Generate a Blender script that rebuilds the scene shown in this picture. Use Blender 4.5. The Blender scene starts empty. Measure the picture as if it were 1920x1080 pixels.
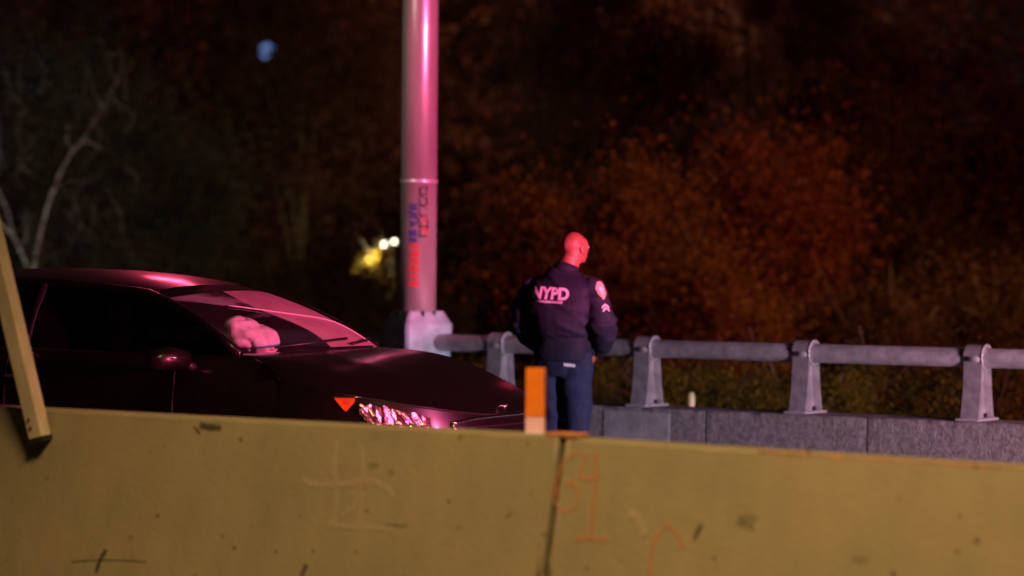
import bpy, bmesh, math, random
import numpy as np
from mathutils import Vector, Matrix, noise
from mathutils.bvhtree import BVHTree
random.seed(7); rng = np.random.default_rng(11)
S = bpy.context.scene; COL = S.collection; PI = math.pi

# ------------------------------------------------------------------ camera
FPX = 5000.0
H = 1.5
roll = math.radians(.5); pitch = math.atan(41 / FPX)
F = Vector((0, math.cos(pitch), -math.sin(pitch)))
R0 = Vector((1, 0, 0)); U0 = R0.cross(F)
R = R0 * math.cos(roll) + U0 * math.sin(roll)
U = U0 * math.cos(roll) - R0 * math.sin(roll)
CAM = Vector((0, 0, H))
cd = bpy.data.cameras.new('camera'); cam = bpy.data.objects.new('camera', cd); COL.objects.link(cam)
cd.sensor_width = 36; cd.lens = 36 * FPX / 1920; cd.clip_end = 400; cd.clip_start = .1
cam.matrix_world = Matrix(((R.x, U.x, -F.x, 0), (R.y, U.y, -F.y, 0), (R.z, U.z, -F.z, H), (0, 0, 0, 1)))
cd.dof.use_dof = True; cd.dof.focus_distance = 15.2; cd.dof.aperture_fstop = 1.2
S.camera = cam
S.view_settings.view_transform = 'Standard'; S.view_settings.look = 'None'
S.view_settings.gamma = 1; S.view_settings.exposure = 0
S.view_settings.use_curve_mapping = False

# ------------------------------------------------------------------ night sky
W = bpy.data.worlds.new('World'); S.world = W; W.use_nodes = True
nt = W.node_tree; bg = nt.nodes['Background']
sky = nt.nodes.new('ShaderNodeTexSky'); sky.sky_type = 'NISHITA'; sky.sun_disc = False
sky.sun_elevation = math.radians(-4); sky.sun_rotation = math.radians(200)
tint = nt.nodes.new('ShaderNodeMix'); tint.data_type = 'RGBA'; tint.inputs[0].default_value = .97
nt.links.new(sky.outputs[0], tint.inputs[6]); tint.inputs[7].default_value = (.20, .105, .09, 1)
nt.links.new(tint.outputs[2], bg.inputs[0]); bg.inputs[1].default_value = .05

# ------------------------------------------------------------------ lamps of the place and added fill spots
def light(kind, name, loc, target, energy, color, **kw):
    l = bpy.data.lights.new(name, kind); l.energy = energy; l.color = color
    for k, v in kw.items(): setattr(l, k, v)
    o = bpy.data.objects.new(name, l); COL.objects.link(o); o.location = loc
    d = Vector(target) - Vector(loc); o.rotation_euler = d.to_track_quat('-Z', 'Y').to_euler()
    return o
# red beacons on the emergency vehicle parked on the carriageway, off to the right
def aim(loc, az, el): a = math.radians(az); e = math.radians(el); return Vector(loc) + Vector((math.cos(a) * math.cos(e), math.sin(a) * math.cos(e), math.sin(e))) * 10
bl = Vector((9.5, 7.6, 2.2))
light('SPOT', 'beacon_and_added_light', bl, aim(bl, 132, 6), 23000, (1, .085, .24), shadow_soft_size=.20, spot_size=math.radians(23), spot_blend=.25)
light('SPOT', 'beacon_and_added_light', bl + Vector((.4, -.3, 0)), aim(bl, 145.5, -6), 16000, (1, .06, .17), shadow_soft_size=.20, spot_size=math.radians(25), spot_blend=.5)
light('SPOT', 'beacon_and_added_light', (10.6, 7.0, 2.75), (4, 32, 1.5), 6000, (1, .10, .08), shadow_soft_size=.25, spot_size=math.radians(50), spot_blend=.6)
# added unseen red spot beyond the car, to light its roof and bonnet edge
light('SPOT', 'beacon_and_added_light', (-3.0, 25, 4.3), (-1.7, 15.6, 1.3), 110, (1, .07, .16), shadow_soft_size=.3, spot_size=math.radians(24), spot_blend=.6)
# its headlamps (dipped, so they stop about waist height)
light('SPOT', 'headlamp_light', (9.7, 7.4, .85), (1, 19.5, -2.6), 5600, (1, .75, .84), shadow_soft_size=.12, spot_size=math.radians(37), spot_blend=.45)
light('SPOT', 'beacon_and_added_light', (9.0, 7.9, 2.9), (0, 20, .6), 1500, (.34, .38, 1), shadow_soft_size=.2, spot_size=math.radians(60), spot_blend=.6)
# sodium street lamp over the near carriageway
light('SPOT', 'sodium_lamp_light', (.35, 6.3, 7.0), (.05, 9.7, .0), 2950, (1, .605, .255), shadow_soft_size=1.1, spot_size=math.radians(62), spot_blend=.6)
# next roadway lamp along the parapet, lighting the autumn trees
light('SPOT', 'street_lamp_and_added_light', (9.5, 26.5, 7.0), (2.2, 33, -.5), 2400, (1, .50, .20), shadow_soft_size=.25, spot_size=math.radians(80), spot_blend=.9)
light('SPOT', 'street_lamp_and_added_light', (2, 47, 10), (0, 68, 2), 2600, (1, .40, .26), shadow_soft_size=.3, spot_size=math.radians(125), spot_blend=.8)  # added fill spot with no lamp of its own, brightens the dark woodland
# another sodium lamp on the far left verge, catching the left flank of the lamp post
light('SPOT', 'sodium_lamp_light', (-9, 9, 8), (-.65, 19.4, 3.9), 2600, (1, .78, .62), shadow_soft_size=.25, spot_size=math.radians(19), spot_blend=.5)
# white street lamp off to the left behind the parapet, lighting the pale tree
light('SPOT', 'street_lamp_and_added_light', (-11.5, 28, 5.5), (-7.6, 36.5, 1.5), 950, (.80, .95, .86), shadow_soft_size=.2, spot_size=math.radians(66), spot_blend=.9)

# ------------------------------------------------------------------ helpers
def ray(px, py): return F + R * ((px - 960) / FPX) + U * ((540 - py) / FPX)
def at_y(px, py, Y): d = ray(px, py); return CAM + d * (Y / d.y)
def at_z(px, py, z): d = ray(px, py); return CAM + d * ((z - H) / d.z)
def at_plane(px, py, p, n): d = ray(px, py); return CAM + d * ((p - CAM).dot(n) / d.dot(n))
ld = ray(-6340, 435); D = Vector((-ld.x, -ld.y, 0)).normalized()      # direction of travel: to the right, nearer
N = Vector((-D.y, D.x, 0))                                            # across the road, away
ZV = Vector((0, 0, 1)); YAW = math.atan2(D.y, D.x)

def mat(name, col, rough=.6, metal=0, var=.0, vscale=8, bump=0, bscale=40, col2=None, spec=.5, coat=0, emit=None, estr=0, trans=0, stretch=None, detail=6):
    m = bpy.data.materials.new(name); m.use_nodes = True; n = m.node_tree.nodes; l = m.node_tree.links
    b = n['Principled BSDF']; b.inputs['Base Color'].default_value = (*col, 1)
    b.inputs['Roughness'].default_value = rough; b.inputs['Metallic'].default_value = metal
    b.inputs['Specular IOR Level'].default_value = spec; b.inputs['Coat Weight'].default_value = coat
    b.inputs['Coat Roughness'].default_value = .14
    b.inputs['Transmission Weight'].default_value = trans
    if emit: b.inputs['Emission Color'].default_value = (*emit, 1); b.inputs['Emission Strength'].default_value = estr
    tc = n.new('ShaderNodeTexCoord'); mp = n.new('ShaderNodeMapping'); l.new(tc.outputs['Object'], mp.inputs[0])
    if stretch: mp.inputs['Scale'].default_value = stretch
    if var or col2:
        t = n.new('ShaderNodeTexNoise'); t.inputs['Scale'].default_value = vscale; t.inputs['Detail'].default_value = detail
        l.new(mp.outputs[0], t.inputs[0])
        r = n.new('ShaderNodeValToRGB'); r.color_ramp.elements[0].position = .35; r.color_ramp.elements[1].position = .65
        c2 = col2 or tuple(min(1, c * (1 + var)) for c in col); c1 = col if col2 else tuple(c * (1 - var) for c in col)
        r.color_ramp.elements[0].color = (*c1, 1); r.color_ramp.elements[1].color = (*c2, 1)
        l.new(t.outputs[0], r.inputs[0]); l.new(r.outputs[0], b.inputs['Base Color'])
    if bump:
        t2 = n.new('ShaderNodeTexNoise'); t2.inputs['Scale'].default_value = bscale; t2.inputs['Detail'].default_value = 5
        l.new(mp.outputs[0], t2.inputs[0]); bp = n.new('ShaderNodeBump'); bp.inputs['Strength'].default_value = bump
        bp.inputs['Distance'].default_value = .01; l.new(t2.outputs[0], bp.inputs['Height']); l.new(bp.outputs[0], b.inputs['Normal'])
    return m

def link(name, me, m=None, parent=None, smooth=True):
    o = bpy.data.objects.new(name, me); COL.objects.link(o)
    if m is not None and not me.materials: me.materials.append(m)
    if smooth and len(me.polygons): me.polygons.foreach_set('use_smooth', [True] * len(me.polygons))
    if parent: o.parent = parent
    return o
def tag(o, label=None, cat=None, group=None, kind=None):
    if label: o['label'] = label
    if cat: o['category'] = cat
    if group: o['group'] = group
    if kind: o['kind'] = kind
    return o
def empty(name, loc, rz=0, **k):
    o = bpy.data.objects.new(name, None); COL.objects.link(o); o.location = loc; o.rotation_euler = (0, 0, rz)
    o.empty_display_size = .2
    return tag(o, **k)
def pyd(vs, fs):
    me = bpy.data.meshes.new('mesh'); me.from_pydata([tuple(v) for v in vs], [], fs); me.update(); return me
def fast_quads(V):          # V: (n,4,3)
    n = len(V); me = bpy.data.meshes.new('mesh'); me.vertices.add(n * 4); me.loops.add(n * 4); me.polygons.add(n)
    me.vertices.foreach_set('co', V.reshape(-1).astype(np.float32))
    me.loops.foreach_set('vertex_index', np.arange(n * 4, dtype=np.int32))
    me.polygons.foreach_set('loop_start', np.arange(0, n * 4, 4, dtype=np.int32))
    me.update(calc_edges=True); return me
def grid(fn, nu, nv):
    vs = [fn(i / nu, j / nv) for i in range(nu + 1) for j in range(nv + 1)]
    fs = [(i * (nv + 1) + j, (i + 1) * (nv + 1) + j, (i + 1) * (nv + 1) + j + 1, i * (nv + 1) + j + 1) for i in range(nu) for j in range(nv)]
    return pyd(vs, fs)
class MB:
    def __init__(s): s.v = []; s.f = []
    def add(s, vs, fs):
        k = len(s.v); s.v += [Vector(v) for v in vs]; s.f += [tuple(i + k for i in f) for f in fs]; return s
    def box(s, c, sz, rot=None):
        c = Vector(c); h = Vector(sz) / 2
        vs = [Vector((x * h.x, y * h.y, z * h.z)) for x in (-1, 1) for y in (-1, 1) for z in (-1, 1)]
        if rot is not None: vs = [rot @ v for v in vs]
        return s.add([v + c for v in vs], [(0, 1, 3, 2), (4, 6, 7, 5), (0, 4, 5, 1), (2, 3, 7, 6), (0, 2, 6, 4), (1, 5, 7, 3)])
    def loft(s, secs, n=16, ref=None, power=2.0, cap=True):
        """secs: (centre, rx, ry); ring plane across the path; rx along ref axis"""
        P = [Vector(q[0]) for q in secs]; ref = Vector(ref) if ref is not None else Vector((1, 0, 0)); vs = []
        for i, q in enumerate(secs):
            t = (P[min(i + 1, len(P) - 1)] - P[max(i - 1, 0)]).normalized()
            a = (ref - t * ref.dot(t))
            if a.length < 1e-4: a = t.orthogonal()
            a.normalize(); b = t.cross(a)
            for k in range(n):
                th = 2 * PI * k / n; cx = math.cos(th); sy = math.sin(th)
                e = 2 / power
                x = math.copysign(abs(cx) ** e, cx); y = math.copysign(abs(sy) ** e, sy)
                vs.append(P[i] + a * x * q[1] + b * y * q[2])
        fs = [(i * n + k, i * n + (k + 1) % n, (i + 1) * n + (k + 1) % n, (i + 1) * n + k) for i in range(len(secs) - 1) for k in range(n)]
        if cap: fs += [tuple(range(n))[::-1], tuple((len(secs) - 1) * n + k for k in range(n))]
        return s.add(vs, fs)
    def tube(s, pts, r, n=8):
        rr = r if isinstance(r, (list, tuple)) else [r] * len(pts)
        return s.loft([(p, q, q) for p, q in zip(pts, rr)], n, ref=(.31, .2, .93) if n < 12 else (1, 0, 0))
    def ball(s, c, r, n=14, m=10):
        c = Vector(c); r = Vector(r) if not isinstance(r, (int, float)) else Vector((r, r, r)); vs = []; fs = []
        for i in range(1, m):
            a = PI * i / m
            for k in range(n):
                th = 2 * PI * k / n; vs.append(c + Vector((r.x * math.sin(a) * math.cos(th), r.y * math.sin(a) * math.sin(th), r.z * math.cos(a))))
        fs = [(i * n + k, (i + 1) * n + k, (i + 1) * n + (k + 1) % n, i * n + (k + 1) % n) for i in range(m - 2) for k in range(n)]
        vs += [c + Vector((0, 0, r.z)), c - Vector((0, 0, r.z))]
        fs += [(len(vs) - 2, k, (k + 1) % n) for k in range(n)] + [(len(vs) - 1, (m - 2) * n + (k + 1) % n, (m - 2) * n + k) for k in range(n)]
        return s.add(vs, fs)
    def mesh(s, bevel=0):
        me = pyd(s.v, s.f)
        if bevel:
            bm = bmesh.new(); bm.from_mesh(me)
            bmesh.ops.remove_doubles(bm, verts=bm.verts, dist=1e-5)
            bmesh.ops.recalc_face_normals(bm, faces=bm.faces)
            es = [e for e in bm.edges if len(e.link_faces) == 2 and e.calc_face_angle(0) > .5]
            bmesh.ops.bevel(bm, geom=es, offset=bevel, segments=2, affect='EDGES', profile=.6)
            bm.to_mesh(me); bm.free()
        return me
    def obj(s, name, m, parent=None, smooth=False, bevel=0): return link(name, s.mesh(bevel), m, parent, smooth)
def evaluate(o):
    dg = bpy.context.evaluated_depsgraph_get(); me = bpy.data.meshes.new_from_object(o.evaluated_get(dg)); return me
def remesh(mb, voxel, it=6, fac=.5, disp=None):
    o = bpy.data.objects.new('tmp', mb.mesh()); COL.objects.link(o)
    md = o.modifiers.new('r', 'REMESH'); md.mode = 'VOXEL'; md.voxel_size = voxel
    sm = o.modifiers.new('s', 'SMOOTH'); sm.iterations = it; sm.factor = fac
    me = evaluate(o); bpy.data.objects.remove(o)
    if disp:
        ns = [v.normal.copy() for v in me.vertices]
        co = [v.co.copy() for v in me.vertices]; new = np.array([tuple(c + n_v * disp(c)) for c, n_v in zip(co, ns)], np.float32)
        me.vertices.foreach_set('co', new.reshape(-1))
        me.update()
    return me
def ribbon(pts, w, lift_n, thick=.003):
    """flat painted stroke: a thin strip of width w through 3-D points, surface normal lift_n"""
    P = [Vector(p) for p in pts]; m = MB(); vs = []
    for i, p in enumerate(P):
        t = (P[min(i + 1, len(P) - 1)] - P[max(i - 1, 0)]).normalized(); a = t.cross(lift_n).normalized() * w / 2 * (.8 + .4 * random.random())
        vs += [p + a + lift_n * thick, p - a + lift_n * thick]
    return m.add(vs, [(2 * i, 2 * i + 1, 2 * i + 3, 2 * i + 2) for i in range(len(P) - 1)])
def smooth_path(p, k=6):
    out = []
    for i in range(len(p) - 1):
        a, b, c, d = p[max(i - 1, 0)], p[i], p[i + 1], p[min(i + 2, len(p) - 1)]
        for j in range(k):
            t = j / k
            out.append(tuple(.5 * (2 * b[q] + (c[q] - a[q]) * t + (2 * a[q] - 5 * b[q] + 4 * c[q] - d[q]) * t * t + (-a[q] + 3 * b[q] - 3 * c[q] + d[q]) * t ** 3) for q in range(len(b))))
    out.append(tuple(p[-1])); return out

# ------------------------------------------------------------------ materials
def alpha_paint(name, col, cover, scale=60):
    m = mat(name, col, .8); n = m.node_tree.nodes; l = m.node_tree.links; b = n['Principled BSDF']
    t = n.new('ShaderNodeTexNoise'); t.inputs['Scale'].default_value = scale; t.inputs['Detail'].default_value = 4
    tc = n.new('ShaderNodeTexCoord'); l.new(tc.outputs['Object'], t.inputs[0])
    mr = n.new('ShaderNodeMapRange'); mr.inputs[1].default_value = .35; mr.inputs[2].default_value = .65
    mr.inputs[3].default_value = cover * .6; mr.inputs[4].default_value = cover
    l.new(t.outputs[0], mr.inputs[0]); l.new(mr.outputs[0], b.inputs['Alpha']); return m
def glass(name, tint, refl_rough=.03, haze=0.0, hcol=(.5, .5, .5), low=.8):
    m = bpy.data.materials.new(name); m.use_nodes = True; n = m.node_tree.nodes; l = m.node_tree.links; n.remove(n['Principled BSDF'])
    tr = n.new('ShaderNodeBsdfTransparent'); tr.inputs[0].default_value = (*tint, 1)
    gl = n.new('ShaderNodeBsdfGlossy'); gl.inputs['Roughness'].default_value = refl_rough
    lw = n.new('ShaderNodeLayerWeight'); lw.inputs[0].default_value = .5
    pw = n.new('ShaderNodeMath'); pw.operation = 'POWER'; pw.inputs[1].default_value = 5; l.new(lw.outputs['Facing'], pw.inputs[0])
    fr = n.new('ShaderNodeMath'); fr.operation = 'MULTIPLY_ADD'; fr.inputs[1].default_value = .94; fr.inputs[2].default_value = .04; l.new(pw.outputs[0], fr.inputs[0])
    mx = n.new('ShaderNodeMixShader'); l.new(fr.outputs[0], mx.inputs[0]); l.new(tr.outputs[0], mx.inputs[1]); l.new(gl.outputs[0], mx.inputs[2])
    out = n['Material Output']; last = mx
    if haze:
        df = n.new('ShaderNodeBsdfDiffuse'); df.inputs[0].default_value = (*hcol, 1)
        m2 = n.new('ShaderNodeMixShader'); l.new(mx.outputs[0], m2.inputs[1]); l.new(df.outputs[0], m2.inputs[2])
        t = n.new('ShaderNodeTexNoise'); t.inputs['Scale'].default_value = 5; t.inputs['Detail'].default_value = 5
        tc = n.new('ShaderNodeTexCoord'); l.new(tc.outputs['Object'], t.inputs[0])
        mr = n.new('ShaderNodeMapRange'); mr.inputs[1].default_value = .42; mr.inputs[2].default_value = .58
        mr.inputs[3].default_value = haze * low; mr.inputs[4].default_value = haze; l.new(t.outputs[0], mr.inputs[0]); l.new(mr.outputs[0], m2.inputs[0])
        last = m2
    l.new(last.outputs[0], out.inputs[0]); return m
M = {}
M['asphalt'] = mat('asphalt', (.05, .05, .05), .85, var=.3, vscale=3, bump=.5, bscale=90)
M['earth'] = mat('earth', (.05, .04, .025), .95, var=.4, vscale=1.5, bump=.6)
M['concrete'] = mat('concrete', (.19, .17, .17), .9, col2=(.34, .305, .305), vscale=28, bump=1, bscale=70, detail=12)
M['concrete_patch'] = mat('concrete_patch', (.30, .29, .30), .9, col2=(.42, .41, .42), vscale=9, bump=.5, bscale=60, detail=10)
M['galv'] = mat('galvanised_steel', (.50, .46, .46), .27, .5, var=.25, vscale=5, stretch=(1, 1, .15), bump=.12, bscale=30)
M['galv_base'] = mat('cast_aluminium_base', (.34, .44, .50), .6, .1, var=.22, vscale=9, bump=.25, bscale=25)
M['alu'] = mat('weathered_aluminium', (.42, .40, .43), .42, .45, var=.22, vscale=12, bump=.3, bscale=60)
M['alu_rim'] = mat('worn_aluminium_edge', (.72, .70, .74), .3, .5, var=.1, vscale=20)
M['dark'] = mat('dark_void', (.012, .011, .010), .8)
M['gasket'] = mat('gasket', (.07, .06, .035), .8, var=.3, vscale=20)
M['rust'] = mat('rust', (.12, .045, .02), .9, var=.4, vscale=30)
M['wood_post'] = mat('painted_tube', (.56, .50, .36), .6, var=.15, vscale=10, bump=.2, stretch=(1, 1, .3))
M['orange'] = mat('orange_sheeting', (1.0, .25, .022), .45, var=.10, vscale=20)
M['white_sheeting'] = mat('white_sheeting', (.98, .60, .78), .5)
M['chalk'] = alpha_paint('chalk_mark', (.55, .46, .32), .48)
M['spray_orange'] = alpha_paint('orange_spray', (.66, .26, .11), .36)
M['rust_stain'] = alpha_paint('rust_stain', (.10, .05, .02), .75, 120)
M['stain'] = alpha_paint('dark_stain', (.05, .045, .03), .75, 90)
M['car'] = mat('black_car_paint', (.005, .002, .003), .36, .0, spec=.42, coat=.7, var=.2, vscale=20)
M['trim'] = mat('black_trim', (.012, .012, .013), .45)
M['rubber'] = mat('rubber', (.02, .02, .02), .8)
M['chrome'] = mat('chrome', (.85, .82, .84), .12, 1)
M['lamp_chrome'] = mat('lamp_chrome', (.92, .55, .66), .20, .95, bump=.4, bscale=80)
M['amber'] = mat('amber_marker', (1, .10, .02), .35, emit=(1, .05, .01), estr=.14, var=.5, vscale=25)
M['airbag'] = mat('airbag_cloth', (.80, .78, .78), .85, bump=.3, bscale=25)
M['seat'] = mat('seat_leather', (.03, .028, .03), .5)
M['headliner'] = mat('headliner', (.14, .13, .13), .9)
M['wind'] = glass('windscreen_glass', (.86, .86, .88), .03, .025, (.5, .45, .5))
M['reflection2'] = glass('broken_reflection_glass', (.7, .7, .7), .3, .38, (.6, .6, .6), low=.08)  # patchy haze stands in for broken reflections on the glass
M['reflection'] = glass('painted_reflection_glass', (.7, .7, .7), .25, .70, (.58, .38, .42))  # pinkish diffuse haze carries the windscreen reflection
M['sideglass'] = glass('side_glass', (.05, .05, .06))
M['lens'] = glass('lamp_lens', (.95, .95, .95))
M['navy'] = mat('navy_jacket_cloth', (.006, .009, .029), .8, var=.15, vscale=20, bump=.4, bscale=80)
M['navy2'] = mat('navy_trouser_cloth', (.022, .025, .075), .85, var=.15, vscale=20, bump=.4, bscale=80)
M['skin'] = mat('skin', (.36, .125, .085), .5, var=.20, vscale=22, bump=.1)
M['stubble'] = mat('cropped_hair', (.10, .07, .055), .8)
M['leather'] = mat('black_leather', (.015, .015, .016), .4)
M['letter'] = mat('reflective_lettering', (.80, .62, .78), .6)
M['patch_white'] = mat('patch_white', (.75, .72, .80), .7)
M['patch_orange'] = mat('patch_orange', (.85, .42, .30), .7, var=.15, vscale=60)
M['bark_pale'] = mat('pale_bark', (.44, .48, .44), .85, var=.4, vscale=12, bump=.5)
M['bark'] = mat('bark', (.10, .075, .05), .9, var=.3, vscale=12, bump=.6)
def leafmat(name, a, b, sc=2.2):
    m = mat(name, a, .7, col2=b, vscale=sc, detail=8, spec=.2); n = m.node_tree.nodes; l = m.node_tree.links
    bs = n['Principled BSDF']; tl = n.new('ShaderNodeBsdfTranslucent'); mx = n.new('ShaderNodeMixShader'); mx.inputs[0].default_value = .5
    l.new(bs.inputs['Base Color'].links[0].from_socket, tl.inputs[0])
    l.new(bs.outputs[0], mx.inputs[1]); l.new(tl.outputs[0], mx.inputs[2]); l.new(mx.outputs[0], n['Material Output'].inputs[0]); return m
L_ORANGE = leafmat('orange_leaves', (.16, .055, .015), (.30, .13, .03))
L_RED = leafmat('red_leaves', (.15, .035, .012), (.26, .075, .025))
L_BROWN = leafmat('brown_leaves', (.07, .035, .018), (.14, .07, .03))
L_GREEN = leafmat('green_leaves', (.06, .07, .015), (.24, .22, .03), 3)
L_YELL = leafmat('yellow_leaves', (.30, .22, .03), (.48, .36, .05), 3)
L_GREY = leafmat('greygreen_leaves', (.05, .06, .04), (.10, .11, .07), 3)

# ------------------------------------------------------------------ ground
B0 = at_z(1000, 819, .81)                    # barrier: top edge of the road-side face
P0 = at_z(1210, 765, .48)                    # parapet: top edge
def road(t, w, z=0): return Vector((B0.x, B0.y, 0)) + D * t + N * w + ZV * z
wP = (P0 - B0).dot(N)                        # distance of parapet face from barrier face
def sheet(name, w0, w1, z, m, t0=-90, t1=30, nx=2, kind='structure'):
    me = grid(lambda a, b: road(t0 + (t1 - t0) * a, w0 + (w1 - w0) * b, z), nx, 2)
    return tag(link(name, me, m, None, False), kind=kind)
sheet('road', -25, wP - .9, 0, M['asphalt'])
kb = MB(); kb.box((0, 0, 0), (120, .9, .14), Matrix.Rotation(YAW, 3, 'Z')); c = road(-30, wP - .45, .07)
for v in kb.v: v += c
tag(kb.obj('kerb', M['concrete']), kind='structure')
def hill(a, b):
    w = wP + .55 + 130 * b ** 1.5; t = -120 + 190 * a
    z = -.15 - 1.2 * min(1, (w - wP) / 6) + max(0, (w - wP - 22)) * .10 + noise.noise(Vector((t * .1, w * .1, 0))) * .5
    return road(t, w, z)
tag(link('ground', grid(hill, 80, 60), M['earth']), kind='structure')

# ------------------------------------------------------------------ near steel barrier
def bumpy_profile(zs):      # road-side face: offset towards the camera (negative w) for height z
    top = .81
    if zs >= .03: return -(top - zs) * .235
    return -(top - .03) * .235 - (.03 - zs) * .75
prof_front = [(bumpy_profile(z), z) for z in (0, .015, .03)] + [(bumpy_profile(.03 + .78 * k / 12), .03 + .78 * k / 12) for k in range(1, 13)]
def barrier_section(t0, t1, label, lift=0, seed=0, slope=0):
    root = empty('barrier_section', road(t0, 0), 0, label=label, cat='road barrier', group='barrier sections in the foreground')
    org = root.location; m = MB()
    nx = 60; pf = prof_front + [(.012, .818), (.15, .818)] + [(.162 - bumpy_profile(.03 + .78 * k / 4), .03 + .78 * k / 4) for k in range(4, -1, -1)] + [(.162 + .59 * .235 + .18, 0)]
    vs = []
    for i in range(nx + 1):
        t = t0 + (t1 - t0) * i / nx
        for k, (w, z) in enumerate(pf):
            dn = .0014 * noise.noise(Vector((t * 2.2, z * 3, seed))) + .0004 * noise.noise(Vector((t * 14, z * 14, seed)))
            chip = 0
            if k == len(prof_front) - 1: chip = max(0, noise.noise(Vector((t * 9, 3, seed)))) * .009 + max(0, noise.noise(Vector((t * 31, 3, seed)))) * .006
            vs.append(road(t, w + dn, (z - chip + lift) - slope * (t - t0) * z) - org)
    n = len(pf)
    fs = [(i * n + k, (i + 1) * n + k, (i + 1) * n + k + 1, i * n + k + 1) for i in range(nx) for k in range(n - 1)]
    fs += [tuple(range(n))[::-1], tuple(nx * n + k for k in range(n))]
    m.add(vs, fs); link('barrier_wall', m.mesh(), M['barrier'], root, False)
    # welded edge strip down both ends
    for te, sgn in ((t0, 1), (t1, -1)):
        e = MB(); pts = [road(te + sgn * .012, bumpy_profile(.24 + .57 * k / 6) - .002, .24 + .57 * k / 6 + lift) - org for k in range(7)]
        e.loft([(p, .008, .005) for p in pts], 6, ref=D); e.obj('edge_bead', M['barrier'], root, True)
    return root
mb_ = mat('ochre_barrier_paint', (.44, .40, .25), .75, var=.0, bump=.25, bscale=35)
n_ = mb_.node_tree.nodes; l_ = mb_.node_tree.links; bs_ = n_['Principled BSDF']
tc = n_.new('ShaderNodeTexCoord')
na = n_.new('ShaderNodeTexNoise'); na.inputs['Scale'].default_value = 1.8; na.inputs['Detail'].default_value = 7; l_.new(tc.outputs['Object'], na.inputs[0])
ra = n_.new('ShaderNodeValToRGB'); ra.color_ramp.elements[0].position = .3; ra.color_ramp.elements[1].position = .7
ra.color_ramp.elements[0].color = (.25, .235, .145, 1); ra.color_ramp.elements[1].color = (.32, .275, .17, 1); l_.new(na.outputs[0], ra.inputs[0])
nb = n_.new('ShaderNodeTexNoise'); nb.inputs['Scale'].default_value = 13; nb.inputs['Detail'].default_value = 3; l_.new(tc.outputs['Object'], nb.inputs[0])
rb = n_.new('ShaderNodeValToRGB'); rb.color_ramp.elements[0].position = .70; rb.color_ramp.elements[1].position = .76
rb.color_ramp.elements[0].color = (0, 0, 0, 1); rb.color_ramp.elements[1].color = (.75, .75, .75, 1); l_.new(nb.outputs[0], rb.inputs[0])
mx_ = n_.new('ShaderNodeMix'); mx_.data_type = 'RGBA'; l_.new(rb.outputs[0], mx_.inputs[0]); l_.new(ra.outputs[0], mx_.inputs[6]); mx_.inputs[7].default_value = (.11, .075, .035, 1)
mp_ = n_.new('ShaderNodeMapping'); mp_.inputs['Scale'].default_value = (4, 4, 1.2); l_.new(tc.outputs['Object'], mp_.inputs[0])
nc = n_.new('ShaderNodeTexNoise'); nc.inputs['Scale'].default_value = 2.2; nc.inputs['Detail'].default_value = 8; l_.new(mp_.outputs[0], nc.inputs[0])
rc = n_.new('ShaderNodeValToRGB'); rc.color_ramp.elements[0].position = .40; rc.color_ramp.elements[1].position = .78
rc.color_ramp.elements[0].color = (0, 0, 0, 1); rc.color_ramp.elements[1].color = (.28, .28, .28, 1); l_.new(nc.outputs[0], rc.inputs[0])
m3 = n_.new('ShaderNodeMix'); m3.data_type = 'RGBA'; l_.new(rc.outputs[0], m3.inputs[0]); l_.new(mx_.outputs[2], m3.inputs[6]); m3.inputs[7].default_value = (.16, .15, .10, 1)
l_.new(m3.outputs[2], bs_.inputs['Base Color'])
M['barrier'] = mb_
jt = (at_z(1036, 823, .81) - B0).dot(D)
sec_l = barrier_section(jt - 3.66, jt - .006, 'ochre barrier section left of the joint, marked with a faint pale cross stroke', 0, 1)
sec_r = barrier_section(jt + .026, jt + 3.66, 'ochre barrier section right of the joint, sprayed with an orange 64', -.008, 5, .011)
gap = MB(); gap.add([road(jt + dt, bumpy_profile(z) + .022, z) - sec_l.location for z in (.08, .79) for dt in (-.03, .04)], [(0, 1, 3, 2)]); gap.obj('joint_gasket', M['gasket'], sec_l)
# connector lug over the joint
lug = MB(); lug.box((0, 0, 0), (.15, .10, .018), Matrix.Rotation(YAW, 3, 'Z'))
for v in lug.v: v += road(jt, .05, .822) - sec_r.location
lug.obj('connector_plate', M['rust_paint'] if 'rust_paint' in M else mat('rusty_orange_paint', (.50, .22, .10), .8, var=.4, vscale=40), sec_r, False, .004)
fn_ = (D.cross((road(0, bumpy_profile(.3), .3) - road(0, bumpy_profile(.8), .8)).normalized())).normalized()
if fn_.dot(N) > 0: fn_ = -fn_
def face_pt(px, py): return at_plane(px, py, road(0, 0, .81), fn_)
def stroke(pts, w, m, sec, name='paint_mark', k=6):
    P = [face_pt(*p) - sec.location for p in smooth_path(pts, k)]
    return ribbon(P, w / 453, fn_, .0028).obj(name, m, sec)
for pts, w in (([(632, 828), (628, 880), (632, 930), (624, 990)], 11), ([(676, 830), (682, 880), (680, 930), (674, 985)], 9),
               ([(566, 897), (590, 908), (640, 908), (690, 902), (722, 912), (738, 932)], 11),
               ([(622, 985), (660, 988), (700, 990), (738, 992)], 9), ([(650, 930), (668, 925), (664, 950), (646, 962)], 6), ([(640, 968), (668, 950)], 6)):
    stroke(pts, w, M['chalk'], sec_l)
for pts, w in (([(1086, 846), (1066, 858), (1050, 882), (1041, 912), (1043, 942), (1060, 958), (1079, 948), (1086, 925), (1074, 906), (1056, 908), (1044, 924)], 10),
               ([(1098, 846), (1093, 872), (1090, 894), (1104, 897), (1124, 892)], 9), ([(1118, 846), (1118, 900), (1112, 960), (1108, 1010)], 11),
               ([(1078, 1010), (1110, 1008), (1142, 1012)], 10),
               ([(1218, 1075), (1222, 1030), (1236, 998), (1252, 984), (1270, 1000), (1282, 1028)], 9)):
    stroke(pts, w, M['spray_orange'], sec_r)
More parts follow.
